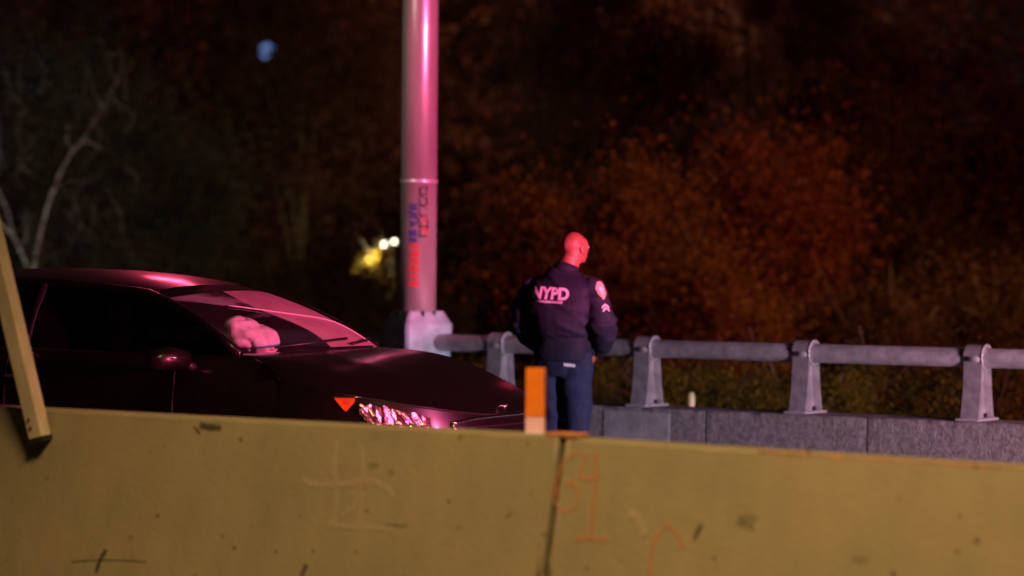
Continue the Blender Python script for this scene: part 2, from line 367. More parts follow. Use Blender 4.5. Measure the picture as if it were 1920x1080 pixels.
stroke([(1180, 962), (1194, 970), (1206, 990), (1210, 1005)], 16, M['chalk'], sec_r)
for pts, w, s_ in (([(375, 797), (392, 801), (415, 803)], 12, sec_l), ([(365, 800), (376, 814)], 5, sec_l), ([(200, 1030), (188, 1052), (181, 1074)], 10, sec_l),
                   ([(135, 1053), (200, 1050), (275, 1053)], 3, sec_l), ([(575, 1058), (566, 1080)], 10, sec_l), ([(1316, 982), (1302, 1010)], 8, sec_r),
                   ([(725, 984), (765, 986)], 2.5, sec_l)):
    stroke(pts, w, M['stain'], s_, 'scuff')
SM = alpha_paint('soft_grime', (.10, .09, .055), .26, 40)
for cx_, cy_, rx_, ry_ in ((1402, 974, 26, 17), (1392, 980, 14, 12), (396, 800, 26, 9), (700, 872, 17, 8), (1612, 1048, 22, 12)):
    s_ = sec_l if cx_ < 1030 else sec_r; vs = []
    for k in range(22):
        a = 2 * PI * k / 22; q = .75 + .5 * noise.noise(Vector((math.cos(a) * 1.3, math.sin(a) * 1.3, cx_)))
        vs.append(face_pt(cx_ + rx_ * q * math.cos(a), cy_ + ry_ * q * math.sin(a)) - s_.location + fn_ * .0022)
    link('grime_patch', pyd(vs, [tuple(range(22))]), SM, s_, False)
re_ = MB()
re_.loft([(road(jt + .9 + 2.7 * k / 30, .003, .8125 - .0085 - .011 * (.9 + 2.7 * k / 30) * .81) - sec_r.location, .004 * random.uniform(.3, 1.2), .003) for k in range(31)], 6, ref=ZV)
re_.obj('red_light_edge', mat('red_light_tint', (.38, .09, .04), .9, var=.5, vscale=30), sec_r, True)  # red beacon light on the top edge, put in as a coloured strip
spots = [(452, 824, 4.5), (296, 967, 4), (418, 1005, 3.5), (440, 1027, 4.5), (842, 940, 4), (860, 988, 3.5), (564, 967, 2.5), (683, 916, 3), (689, 958, 3), (518, 1034, 3), (1517, 846, 5), (1800, 966, 3),
         (1832, 1012, 4.5), (1796, 1034, 4), (1340, 1046, 3.5), (1675, 1075, 5), (1395, 975, 2.5), (1100, 1066, 3), (1830, 872, 4), (588, 1034, 3), (668, 1034, 3)]
for x, y, r in spots:
    s_ = sec_l if x < 1020 else sec_r
    c = face_pt(x, y) - s_.location; vs = [c + fn_ * .0028]
    for k in range(9):
        a = 2 * PI * k / 9; q = r / 453 * random.uniform(.7, 1.3); vs.append(c + fn_ * .0028 + D * q * math.cos(a) + ZV * q * math.sin(a))
    link('rust_spot', pyd(vs, [(0, 1 + k, 1 + (k + 1) % 9) for k in range(9)]), M['rust_stain'], s_, False)

# orange delineator on the barrier top
c = at_plane(1004, 806, road(0, .07, .82), N)
dl = empty('delineator', Vector((c.x, c.y, .818)), YAW + .3, label='upright orange delineator with pale lower band on top of the barrier', cat='delineator')
sc = c.y / FPX; hh = 124 * sc
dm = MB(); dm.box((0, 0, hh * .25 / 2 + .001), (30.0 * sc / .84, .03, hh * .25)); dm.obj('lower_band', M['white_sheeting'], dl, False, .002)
dm = MB(); dm.box((0, 0, hh * .25 + hh * .75 / 2), (30.0 * sc / .84, .034, hh * .75 - .002)); dm.obj('orange_panel', M['orange'], dl, False, .003)
dm = MB(); dm.box((0, 0, .002), (.085, .07, .004)); dm.tube([(.036, 0, .004), (.036, 0, .011)], .006, 6); dm.obj('base_plate', M['galv_base'], dl, False, .001)

# slanting square tube at the left, bolted to the barrier face
pb = face_pt(86, 826) + fn_ * .035; pt_ = at_y(-22, 405, pb.y + .05)
ax = (pt_ - pb).normalized(); pt2 = pb + ax * 2.3
br = empty('slanting_post', pb, 0, label='slanting square steel post at the left, bolted to the barrier face', cat='post')
m = MB(); hx = Matrix.Rotation(.10, 3, 'Z') @ D; a1 = (hx - ax * hx.dot(ax)).normalized(); a2 = ax.cross(a1)
sq = .036
def ring(p, s): return [p + a1 * s * x + a2 * s * y for x, y in ((-1, -1), (1, -1), (1, 1), (-1, 1))]
vs = ring(Vector(), sq) + ring(pt2 - pb, sq) + ring(Vector(), sq * .8) + ring(ax * .5, sq * .8)
fs = [(k, (k + 1) % 4, 4 + (k + 1) % 4, 4 + k) for k in range(4)] + [(k, 8 + k, 8 + (k + 1) % 4, (k + 1) % 4) for k in range(4)] + [(8 + k, 12 + k, 12 + (k + 1) % 4, 8 + (k + 1) % 4) for k in range(4)] + [(4, 5, 6, 7)]
m.add(vs, fs); m.obj('square_tube', M['wood_post'], br)
m = MB(); q = [p - ax * .012 for p in ring(Vector(), sq * 1.12)]; m.add(q + [p + ax * .024 for p in q], [(0, 1, 2, 3), (7, 6, 5, 4)] + [(k, (k + 1) % 4, 4 + (k + 1) % 4, 4 + k) for k in range(4)]); m.obj('end_cap', M['dark'], br)
sgn = -1 if a2.dot(N) > 0 else 1
for d_ in (.06, .10):
    b_ = MB(); p = ax * d_ - a1 * .01; b_.tube([p + a2 * sgn * sq, p + a2 * sgn * (sq + .008)], .007, 8); b_.obj('bolt', M['rust'], br)

# ------------------------------------------------------------------ parapet and rail
par = empty('parapet_wall', road(0, wP), 0, label='low grey concrete parapet wall under the metal rail, in jointed lengths', cat='wall')
tA = (at_z(1322, 770, .48) - B0).dot(D); tB = (at_z(1627, 783, .48) - B0).dot(D); PS = tB - tA
for k in range(-7, 5):
    t0 = tA + k * PS + .008; t1 = tA + (k + 1) * PS - .008
    m = MB(); nx = 26; nz = 5; vs = []; pf = [(0, z) for z in (0, .12, .24, .36, .465)] + [(.012, .48), (.14, .482), (.28, .482), (.41, .48), (.42, .465), (.42, 0)]
    for i in range(nx + 1):
        t = t0 + (t1 - t0) * i / nx
        for j, (w, z) in enumerate(pf):
            e = noise.noise(Vector((t * 7, z * 8, w * 9))) * .003
            if j in (4, 5): e -= max(0, noise.noise(Vector((t * 11, 1.3, 2)))) * -.010; 
            zz = z - (max(0, noise.noise(Vector((t * 11, 1.3, 2)))) * .02 if j in (4, 5) else 0)
            if i in (0, nx) and j in (3, 4, 5): zz -= .006; e += .004
            vs.append(road(t, w + e, zz) - (par.location - Vector((0, 0, 0))) + N * wP)
    n = len(pf); fs = [(i * n + q, (i + 1) * n + q, (i + 1) * n + q + 1, i * n + q + 1) for i in range(nx) for q in range(n - 1)] + [tuple(range(n))[::-1], tuple(nx * n + q for q in range(n))]
    m.add(vs, fs); m.obj('wall_section', M['concrete'], par)
# paler patched length near the officer
tp0 = (at_z(1085, 765, .48) - B0).dot(D); tp1 = (at_z(1243, 768, .48) - B0).dot(D)
m = MB(); m.box((0, 0, 0), (tp1 - tp0, .008, .435), Matrix.Rotation(YAW, 3, 'Z'))
for v in m.v: v += road((tp0 + tp1) / 2, wP - .002, .232) - par.location
m.obj('mortar_patch', M['concrete_patch'], par, False, .004)

RW = wP + .20; RZ = .48 + .425
t1213 = (at_plane(1213, 760, road(0, RW), N) - B0).dot(D); t1510 = (at_plane(1510, 770, road(0, RW), N) - B0).dot(D); t1832 = (at_plane(1832, 785, road(0, RW), N) - B0).dot(D)
RS = (t1832 - t1213) / 2
rail = empty('guard_rail', road(0, RW, .48), 0, label='round aluminium guard rail carried on posts along the parapet', cat='guard rail')
rail.location = road(t1213, RW, .48)
def railpt(t, z=0, w=0): return road(t, RW + w, z) - rail.location
tpole = (at_plane(783, 640, road(0, RW), N) - B0).dot(D)
m = MB(); m.loft([(railpt(t, RZ), .066, .066) for t in (tpole + .16, tpole + .168, t1213, t1832 + 6)], 28, ref=ZV); m.obj('tube', M['alu'], rail, True)
m = MB(); m.loft([(railpt(t, RZ), .066, .066) for t in (tpole - 8, tpole - .25)], 20, ref=ZV); m.obj('tube', M['alu'], rail, True)
# one post: local frame  X along D, Y along N, Z up (origin at parapet top)
def post_proto():
    hz = RZ - .48
    def prof(z, side):      # half depth outline
        s = z / hz; return side * (.078 + .055 * max(0, 1 - s) ** 2.2)
    zs = [.012 + (hz - .012) * k / 10 for k in range(11)]
    # outline around: front edge up, round head, back edge down
    front = [(prof(z, -1), z) for z in zs]; back = [(prof(z, 1), z) for z in zs]
    arc = [(-.088 * math.cos(a), hz + .088 * math.sin(a)) for a in [PI * k / 14 for k in range(1, 14)]]
    out = front + arc + back[::-1]
    root = []
    def extr(out, inn, x0, x1):
        mm = MB(); n = len(out)
        vs = [(x, y, z) for x in (x0, x1) for (y, z) in out] + [(x, y, z) for x in (x0, x1) for (y, z) in inn]
        fs = []
        for k in range(n):
            if k == n - 1: continue
            k2 = k + 1
            fs += [(k, k2, n + k2, n + k), (2 * n + k, 3 * n + k, 3 * n + k2, 2 * n + k2), (k, 2 * n + k, 2 * n + k2, k2), (n + k, n + k2, 3 * n + k2, 3 * n + k)]
        fs += [(0, n, 3 * n, 2 * n), (n - 1, 3 * n - 1, 4 * n - 1, 2 * n - 1)]
        return mm.add(vs, fs)
    inn = [(y * .80, z) for y, z in front] + [(y * .86, hz + (z - hz) * .86) for y, z in arc] + [(y * .80, z) for y, z in back[::-1]]
    fl = extr(out, inn, -.065, .065)
    wb = MB(); n = len(inn); vs = [(x, y, z) for x in (-.012, .012) for (y, z) in inn]
    wb.add(vs, [tuple(range(n))[::-1], tuple(n + k for k in range(n))] + [(k, (k + 1) % n, n + (k + 1) % n, n + k) for k in range(n)])
    rm = MB(); pts = [(.067, y * .97, hz + (z - hz) * .97) for y, z in [(-.088, hz)] + arc + [(.088, hz)]]
    low = [(.067, -.083 * math.cos(a), hz + .083 * math.sin(a)) for a in [PI + PI * k / 12 for k in range(13)]]
    rm.tube(pts, .008, 6); rm.tube([(x, y, z) for x, y, z in low], .007, 6)
    cl = MB(); cl.loft([((-.064, 0, hz), .083, .083), ((.064, 0, hz), .083, .083)], 24, ref=(0, 0, 1))
    bp = MB(); bp.box((0, 0, .008), (.17, .33, .016))
    bs2 = []
    for yy in (-.085, .085): b1 = MB(); b1.tube([(.02, yy, .016), (.02, yy, .045)], .014, 8); bs2.append(b1)
    return [('post_flange', fl.mesh(), M['alu'], False), ('web', wb.mesh(), M['alu'], False), ('rim', rm.mesh(), M['alu_rim'], True), ('collar', cl.mesh(), M['alu'], True), ('base_plate', bp.mesh(.003), M['alu_rim'], False), *[('bolt', b1.mesh(), M['dark'], True) for b1 in bs2]]
PP = post_proto()
plabels = {-1: 'aluminium rail post left of the officer, its foot behind the bonnet', 0: 'aluminium rail post nearest the right of the officer', 1: 'middle aluminium rail post above the jointed parapet right of the officer', 2: 'rightmost aluminium rail post near the picture edge'}
for k in range(-1, 4):
    t = t1213 + k * RS
    r_ = empty('rail_post', road(t, RW, .483), YAW, label=plabels.get(k, 'aluminium rail post beyond the right edge'), cat='rail post', group='posts of the guard rail')
    for nm, me, mm, sm in PP:
        link(nm, me, mm, r_, sm)
# small pale marker behind the parapet
c = at_plane(1296, 762, road(0, wP + 1.1), N)
mk = MB(); mk.loft([((0, 0, -1.0), .02, .02), ((0, 0, -.02), .02, .02), ((0, 0, 0), .027, .027), ((0, 0, .07), .03, .03), ((0, 0, .1), .022, .022), ((0, 0, .11), .008, .008)], 10)
o = mk.obj('marker_stake', mat('pale_plastic', (.75, .78, .45), .5), None, True); o.location = c
tag(o, 'small pale capped marker stake standing just behind the parapet', 'marker')

# ------------------------------------------------------------------ lamp pole
pc = road(tpole, RW + .0, .48); lp = empty('lamp_post', pc, 0, label='tall galvanised lamp post with box base and graffiti beside the guard rail', cat='lamp post')
spx = pc.y / FPX; prad = 34 * spx
zt = 1.5 - (583 - 498) * spx - .48; zb_ = 1.5 - (606 - 498) * spx - .48
bw = 47 * spx / math.sin(math.radians(30)) / 2
m = MB(); rot = math.radians(30)
def sq_ring(h, z, cut=.15):
    pts = []
    for k in range(4):
        a = rot + PI / 2 * k + PI / 4
        for da in (-cut, cut):
            pts.append(Vector((h * 1.414 * math.cos(a + da), h * 1.414 * math.sin(a + da), z)) * 1)
    return pts
rings = [(bw * 1.08, 0), (bw * 1.08, .03), (bw, .035), (bw, zb_ - .015), (bw * .985, zb_), (prad * 1.05, zt - .01), (prad * 1.0, zt)]
vs = []
for h, z in rings: vs += sq_ring(h, z, .06)
m.add(vs, [(i * 8 + k, i * 8 + (k + 1) % 8, (i + 1) * 8 + (k + 1) % 8, (i + 1) * 8 + k) for i in range(len(rings) - 1) for k in range(8)] + [tuple(range(8))[::-1], tuple((len(rings) - 1) * 8 + k for k in range(8))])
m.obj('base_box', M['galv_base'], lp, False, .006)
m = MB(); m.loft([((0, 0, zt - .05), prad, prad), ((0, 0, 3), prad * .985, prad * .985), ((0, 0, 9.5), prad * .7, prad * .7)], 40); m.obj('pole_shaft', M['galv'], lp, True)
zb2 = 1.5 - (341 - 498) * spx - .48
m = MB(); m.loft([((0, 0, zb2 - .012), prad * 1.02, prad * 1.02), ((0, 0, zb2 - .010), prad * 1.035, prad * 1.035), ((0, 0, zb2 + .010), prad * 1.035, prad * 1.035), ((0, 0, zb2 + .012), prad * 1.02, prad * 1.02)], 40); m.obj('band', M['alu_rim'], lp, True)
m = MB(); m.loft([((0, 0, 9.4), .05, .05), ((-1.4, -1.9, 9.8), .045, .045), ((-1.5, -2.1, 9.8), .04, .04)], 10, ref=ZV); m.obj('arm', M['galv'], lp, True)
m = MB(); m.loft([((-1.4, -1.9, 9.78), .05, .04), ((-1.55, -2.1, 9.8), .16, .09), ((-1.85, -2.5, 9.8), .14, .07), ((-1.95, -2.6, 9.8), .05, .04)], 12, ref=(1, 0, 0)); m.obj('lamp_head', M['galv'], lp, True)
# bolts and slots where shaft meets base
for a in (200, 235, 285, 320):
    b_ = MB(); aa = math.radians(a); p = Vector((math.cos(aa) * (prad + .028), math.sin(aa) * (prad + .028), zt - .045)); b_.tube([p, p + Vector((0, 0, .045))], .013, 8); b_.obj('bolt', M['dark'], lp)
# graffiti wrapped round the shaft
def shaft_pt(px, py, off=.003):
    z = (1.5 - (py - 498) * spx) - .48; cx = 783 - (py - 300) * -.0 - (py) * .0085
    x = max(-.98, min(.98, (px - cx) / 33.0)); return Vector((x * (prad + off), -math.sqrt(1 - x * x) * (prad + off), z))
def glyph(lines, w, m, name='graffiti'):
    for ln in lines:
        w_ = w; w = w * random.uniform(.6, 1.4); ln = [(p[0] + random.uniform(-2, 2), p[1] + random.uniform(-2.2, 2.2)) for p in ln]; P = [shaft_pt(*p) for p in smooth_path(ln, 3)]; mm = MB(); vs = []
        for i, p in enumerate(P):
            t = (P[min(i + 1, len(P) - 1)] - P[max(i - 1, 0)]).normalized(); nn = Vector((p.x, p.y, 0)).normalized(); a = t.cross(nn) * w * spx / 2; vs += [p + a, p - a]
        mm.add(vs, [(2 * i, 2 * i + 1, 2 * i + 3, 2 * i + 2) for i in range(len(P) - 1)])
        w = w_
        yield mm
GB = mat('black_marker_ink', (.03, .02, .035), .7); GU = mat('blue_spray_paint', (.035, .025, .20), .6); GR = alpha_paint('red_spray_paint', (.62, .03, .035), .8, 90)
def add_g(lines, w, m):
    for g in glyph(lines, w, m): g.obj('graffiti_stroke', m, lp)
blk = []
for i, y in enumerate((352, 371, 390, 409, 428)):
    x0, x1 = 782, 796; y1 = y + 15
    if i % 2 == 0: blk += [[(x1, y), (x0, y)], [(x0, y), (x0, y1)], [(x1, y1), (x0, y1)], [(x1, y), (x1, y + 6)]]
    else: blk += [[(x0, y), (x1, y)], [(x1, y), (x1, y1)], [(x0, y1), (x1, y1)], [(x0, y), (x0, y1)]]
add_g(blk, 3.2, GB)
blu = []
for i, y in enumerate((384, 400, 416, 432, 446)):
    blu += [[(763, y), (776, y + 3)], [(764, y + 7), (776, y + 9)], [(770, y), (768, y + 12)], [(776, y), (776, y + 10)]]
add_g(blu, 4.2, GU)
red = []
for i, y in enumerate((458, 472, 486, 500, 514, 527)):
    red += [[(765, y), (780, y + 1)], [(765, y + 7), (782, y + 7)], [(772, y), (774, y + 10)], [(780, y), (780, y + 11)], [(765, y), (765, y + 9)]]
red += [[(786, 405), (796, 407)], [(787, 412), (796, 420)], [(790, 425), (795, 438)]]
add_g(red, 3.8, GR)

# ------------------------------------------------------------------ black saloon car
nose = at_y(968, 780, 14.5)
car = empty('black_car', Vector((nose.x, nose.y, 0)), -math.radians(27), label='black saloon car with deployed airbag and reflections painted on the windscreen, behind the barrier', cat='car')
def cp(s, y, z): return Vector((-s, y, z))
def lerp(a, b, t): return a + (b - a) * t
def interp(x, xs, ys): return float(np.interp(x, xs, ys))
def yprof(z): return interp(z, (.15, .25, .4, .6, .75, .85, .9), (.93, .975, .995, 1, .995, .975, .95))
NE = 2.6
def plan(a):
    th = a * PI / 2; y = .91 * math.copysign(abs(math.sin(th)) ** (2 / NE), th); s = .95 * (1 - abs(math.cos(th)) ** (2 / NE)); return s, y
def zedge(s): return .70 + .18 * (s / .95) ** .7
def front(a, z):
    s, y = plan(a); lean = .07 * max(0, (z - .45) / .3) ** 2 + .05 * max(0, (.35 - z) / .2); return cp(s + lean * (1 - abs(a)) + 0, y * yprof(z), z)
def fr_grid(u, v):
    a = -1 + 2 * u; s, _ = plan(a); return front(a, lerp(.18, zedge(s), v))
link('front_bumper', grid(fr_grid, 60, 14), M['car'], car)
def hood(a, t):
    s, y = plan(a); e = front(a, zedge(s)); q = y / .91
    c = (1.04 + .28 * q * q, .74 * q, 1.03 - .02 * q * q)
    tt = 1 - (1 - t) ** 2.1
    crease = .012 * math.exp(-((abs(q) - .62) / .10) ** 2) * math.sin(PI * min(1, t * 1.1)) if t < .91 else 0
    return cp(lerp(-e.x, c[0], t), lerp(e.y, c[1], t), lerp(e.z, c[2], tt) + crease)
link('bonnet', grid(lambda u, v: hood(-1 + 2 * u, v), 64, 26), M['car'], car)
def zs_(s): return interp(s, (.95, 1.4, 3.0, 4.4, 4.85), (.88, .955, .975, .99, .97))
def side(sgn):
    def f(u, v):
        s = .95 + 3.9 * u; w = interp(s, (.95, 1.6, 3.8, 4.5, 4.85), (.91, .925, .925, .87, .70)); z = lerp(.18, zs_(s), v)
        return cp(s, sgn * w * yprof(min(.9, z * .9 / zs_(s))), z)
    return f
def shelf(sgn):
    def f(u, v):
        s = .95 + 3.9 * u; w = interp(s, (.95, 1.6, 3.8, 4.5, 4.85), (.91, .925, .925, .87, .70)) * .95
        yi = interp(s, (.95, 1.32, 4.4, 4.85), (.905, .74, .70, .55)); q_ = min(1, (s - .95) / .37); tt = 1 - (1 - q_) ** 2.1; zi = lerp(.88, 1.01, tt)
        return cp(s, sgn * lerp(w, yi, v), lerp(zs_(s), zi, v) + .006 * math.sin(PI * v))
    return f
for sg in (-1, 1):
    link('body_side', grid(side(sg), 50, 12), M['car'], car); link('shoulder', grid(shelf(sg), 50, 5), M['car'], car)
def ws(b, t, off=0):
    bot = Vector((-(1.04 + .28 * b * b), .74 * b, 1.03 - .02 * b * b)); top = Vector((-(1.90 + .12 * b * b), .58 * b, 1.378 - .05 * b * b))
    p = bot.lerp(top, t); bulge = .035 * math.sin(PI * t); return p + Vector((.45, 0, .85)) * (bulge + off)
link('windscreen', grid(lambda u, v: ws(-1 + 2 * u, v * .87), 30, 14), M['wind'], car)
link('windscreen_header', grid(lambda u, v: ws(-1 + 2 * u, lerp(.865, 1, v), .002), 30, 4), M['car'], car)
RFL = ((-.92, .80), (-.6, .62), (-.3, .50), (0, .42), (.3, .37), (.6, .29), (.85, .12), (.98, .02))    # line of the bright reflection edge
def rfl(u, v): return ws(lerp(-.24 + .06 * math.sin(v * 7) - .10 * v, .985, u), lerp(.02, .86, v), .004)
link('reflection_area', grid(rfl, 30, 16), M['reflection'], car)['label'] = 'pale windscreen area with the pink reflection painted in'  # pink reflection on the far glass, painted as a hazed panel
def rfl2(u, v): b = lerp(-.93, -.36, u); return ws(b, lerp(interp(b, [q[0] for q in RFL], [q[1] for q in RFL]), .862, v), .004)
link('broken_reflection_area', grid(rfl2, 20, 8), M['reflection2'], car)  # upper strip whose uneven haze imitates broken reflections
m = MB(); m.tube([ws(b, lo, .008) for b, lo in smooth_path(RFL[1:], 4)], .0045, 6); m.obj('highlight_line', mat('highlight_line_paint', (.55, .5, .52), .6), car, True)  # highlight at the reflection's border, modelled as a thin pale tube
def rail_s(sg, s): return cp(s, sg * interp(s, (1.32, 2.02, 2.7, 3.4, 3.9, 4.4), (.75, .59, .585, .575, .60, .66)), interp(s, (1.32, 2.02, 2.4, 2.8, 3.4, 3.9, 4.4), (1.01, 1.328, 1.372, 1.395, 1.39, 1.30, 1.06)))
def roof(u, v):
    b = -1 + 2 * v; fr = ws(b, 1); s = lerp(-fr.x, 3.7, u); e = rail_s(1, max(2.02, s)); z = interp(s, (1.90, 2.1, 2.3, 2.6, 2.9, 3.3, 3.7), (1.378, 1.412, 1.436, 1.457, 1.465, 1.460, 1.425))
    q = b * b; return Vector((-s, e.y * b if u > 0 else fr.y, lerp(z, e.z, q ** 1.3)))
link('roof', grid(roof, 24, 20), M['car'], car)
link('rear_window', grid(lambda u, v: Vector((-lerp(3.7, 4.4, u), lerp(.59, .64, u) * (-1 + 2 * v), lerp(1.425 - .05 * (-1 + 2 * v) ** 2, 1.06, u) + .03 * math.sin(PI * u))), 10, 12), M['sideglass'], car)
link('boot_lid', grid(lambda u, v: Vector((-lerp(4.4, 4.85, u), lerp(.70, .60, u) * (-1 + 2 * v), lerp(1.06, .98, u))), 6, 10), M['car'], car)
link('rear_bumper', grid(lambda u, v: Vector((-4.85 - .08 * math.cos((u - .5) * PI), .70 * (-1 + 2 * u), lerp(.2, .98, v))), 12, 6), M['car'], car)
for sg in (-1, 1):
    link('side_window', grid(lambda u, v: rail_s(sg, 1.36 + 3.0 * u).lerp(cp(1.36 + 3.0 * u, sg * .745, .995), v) + Vector((0, sg * .018 * math.sin(PI * v), 0)), 24, 5), M['sideglass'], car)
    m = MB(); m.loft([(ws(sg * 1.0, t, .0), .024, .030) for t in (-.02, .2, .4, .6, .8, 1.0)] + [(rail_s(sg, s), .026, .024) for s in (2.3, 2.7, 3.4, 3.9, 4.35)], 10, ref=(0, 1, 0)); m.obj('pillar', M['car'], car, True)
    m = MB(); m.loft([(cp(s, sg * .745, zs_(s) + .035), .008, .012) for s in (1.4, 2.4, 3.4, 4.2)], 6, ref=ZV); m.obj('belt_trim', M['trim'], car, True)
    m = MB(); m.loft([(cp(2.75, sg * .755, 1.0), .03, .012), (cp(2.72, sg * .60, 1.38), .03, .012)], 6, ref=(1, 0, 0)); m.obj('centre_pillar', M['trim'], car, True)
    # mirror
    mr = MB(); mr.loft([(cp(1.530, sg * .93, 0.980), .01, .01), (cp(1.530, sg * .95, 0.980), .07, .055), (cp(1.570, sg * 1.05, 0.990), .085, .065), (cp(1.590, sg * 1.14, 0.980), .075, .055), (cp(1.610, sg * 1.18, 0.970), .02, .02)], 14, ref=(1, 0, 0), power=2.6)
    mo = mr.obj('wing_mirror', M['car'], car, True)
    ml = MB(); ml.tube([cp(1.510, sg * .84, 0.930), cp(1.530, sg * .96, 0.960)], .025, 8); ml.obj('mirror_arm', M['trim'], mo, True)
    ms = MB(); ms.tube([cp(1.485, sg * 1.00, 0.995), cp(1.500, sg * 1.12, 0.995)], .007, 6); ms.obj('mirror_trim', M['chrome'], mo, True)
    for sd in (1.95, 3.05):
        h = MB(); h.loft([(cp(sd + .58, sg * .925, .86), .01, .012), (cp(sd + .66, sg * .955, .865), .012, .014), (cp(sd + .76, sg * .95, .865), .012, .014), (cp(sd + .8, sg * .925, .86), .01, .012)], 8, ref=ZV); h.obj('door_handle', M['chrome'], car, True)
    for sd in (1.62, 2.75, 3.75):
        g_ = MB(); g_.tube([side(sg)((sd - .95) / 3.9, v) + Vector((0, sg * .001, 0)) for v in (.12, .3, .5, .7, .9, 1)], .004, 5); g_.obj('door_seam', M['dark'], car)
    # wheels
    for s in (.92, 3.75):
        wz = .33; wh = MB(); wh.loft([(cp(s, sg * .70, wz), .27, .27), (cp(s, sg * .71, wz), .325, .325), (cp(s, sg * .90, wz), .33, .33), (cp(s, sg * .925, wz), .30, .30)], 32, ref=ZV); w_ = wh.obj('wheel', M['rubber'], car, True)
        rm = MB(); rm.loft([(cp(s, sg * .92, wz), .225, .225), (cp(s, sg * .935, wz), .215, .215)], 28, ref=ZV)
        for k in range(5):
            a = 2 * PI * k / 5; rm.loft([(cp(s, sg * .94, wz), .03, .012), (cp(s + .2 * math.cos(a), sg * .94, wz + .2 * math.sin(a)), .02, .012)], 6, ref=ZV)
        rm.obj('rim', M['chrome'], w_)
    # headlamp set into the corner
    hl = MB(); nx, nz = 18, 5; vs = []
    a0, a1_ = (.43, .735)
    for i in range(nx + 1):
        a = sg * lerp(a0, a1_, i / nx); s, _ = plan(a); zt_ = zedge(s) - .050 + .025 * (i / nx); zb3 = .575 + .05 * (i / nx) + .10 * max(0, i / nx - .8) / .2; zt_ -= .018 * max(0, i / nx - .8) / .2
        for j in range(nz + 1):
            z = lerp(zb3, zt_, j / nz); p = front(a, z); q = .0 + random.uniform(.0, .03); dirn = Vector((p.x + .95, p.y, 0)).normalized()
            vs.append(p + dirn * (.004 + random.uniform(0, .020)) + ZV * random.uniform(-.008, .008))
    fs = []
    for i in range(nx):
        for j in range(nz):
            k = i * (nz + 1) + j; fs += [(k, k + nz + 1, k + nz + 2), (k, k + nz + 2, k + 1)]
    hl.add(vs, fs); ho = hl.obj('headlamp', M['lamp_chrome'], car)
    def lens(u, v):
        a = sg * lerp(a0 - .01, a1_ + .01, u); s, _ = plan(a); p = front(a, lerp(.565, zedge(s) - .046 + .025 * u, v)); d_ = Vector((p.x + .95, p.y, 0)).normalized(); return p + d_ * .026
    link('lens', grid(lens, 20, 6), M['lens'], ho)
    for f_ in (.3, .62):
        a = sg * lerp(a0, a1_, f_); p = front(a, .645); d_ = Vector((p.x + .95, p.y, 0)).normalized(); q = MB(); q.ball(p - d_ * .006, .034); q.obj('projector', M['chrome'], ho, True)
    # amber corner marker
    def mk_(u, v):
        a = sg * lerp(.752, .832, u); s, _ = plan(a); zz = .80 - .0 * u; p = front(a, lerp(zz - .07 * (1 - abs(u - .45) / .55) - .004, zz, v)); d_ = Vector((p.x + .95, p.y, 0)).normalized(); return p + d_ * .008
    link('corner_marker', grid(mk_, 10, 4), M['amber'], car)
    m = MB(); m.tube([mk_(u, 1) + ZV * .006 for u in (-.3, 0, .5, 1, 1.25)], .003, 5); m.obj('marker_trim', M['chrome'], car, True)
# grille, badge, bonnet edge trim
g_ = MB()
for z in (.50, .535, .57, .605, .64):
    g_.loft([(front(a, z) + Vector((.006, 0, 0)), .008, .006) for a in [x / 10 * .30 for x in range(-10, 11)]], 6, ref=ZV)
g_.obj('grille', M['trim'], car, True)
m = MB(); m.tube([front(a, z) + Vector((.012, 0, 0)) for a, z in smooth_path([(-.33, .665), (-.2, .685), (0, .69), (.2, .685), (.33, .665), (.26, .52), (0, .47), (-.26, .52), (-.33, .665)], 5)], .012, 6); m.obj('grille_surround', M['chrome'], car, True)
m = MB(); bc = hood(0, .035); m.tube([bc + Vector((-.0 + .022 * math.sin(t), .048 * math.cos(t), .010 * math.sin(t) + .012)) for t in [2 * PI * k / 20 for k in range(21)]], .005, 6)
m.obj('badge', M['chrome'], car, True)
m = MB(); m.tube([front(a, zedge(plan(a)[0]) - .006) + Vector((.003, 0, .0)) for a in [x / 20 * .8 for x in range(-20, 21)]], .004, 5); m.obj('bonnet_gap', M['dark'], car)
for y0, y1 in ((-.55, .05), (.02, .6)):
    m = MB(); b0, b1 = y0 / .74, y1 / .74
    m.tube([ws(b0, .02, .02), ws((b0 + b1) / 2, .05, .025), ws(b1, .085, .02)], .008, 6); m.obj('wiper', M['trim'], car, True)
# cabin
m = MB(); m.loft([(cp(1.15, 0, .93), .55, .04), (cp(1.35, 0, .935), .64, .05), (cp(1.75, 0, .90), .66, .06), (cp(1.85, 0, .80), .66, .06)], 18, ref=(0, 1, 0), power=3); m.obj('dashboard', M['seat'], car, True)
for yy in (-.37, .37):
    m = MB(); m.loft([(cp(2.65, yy, .55), .22, .09), (cp(2.75, yy, .8), .23, .09), (cp(2.86, yy, 1.08), .20, .07), (cp(2.88, yy, 1.14), .10, .04), (cp(2.90, yy, 1.18), .13, .05), (cp(2.92, yy, 1.30), .11, .045)], 14, ref=(0, 1, 0), power=2.8)
    m.obj('seat', M['seat'], car, True)
m = MB(); m.loft([(cp(3.5, 0, .6), .6, .1), (cp(3.6, 0, 1.1), .58, .08)], 14, ref=(0, 1, 0), power=3); m.obj('rear_seat', M['seat'], car, True)
m = MB(); m.tube([cp(2.12 + .10 * math.sin(t), .37 + .18 * math.cos(t), .95 + .16 * math.sin(t)) for t in [2 * PI * k / 24 for k in range(25)]], .015, 8); m.obj('steering_wheel', M['seat'], car, True)
m = MB(); m.loft([(cp(2.06, -.11, 1.335), .012, .02), (cp(2.06, .11, 1.335), .012, .02)], 10, ref=(1, 0, 0)); m.obj('rear_view_mirror', M['chrome'], car, True)
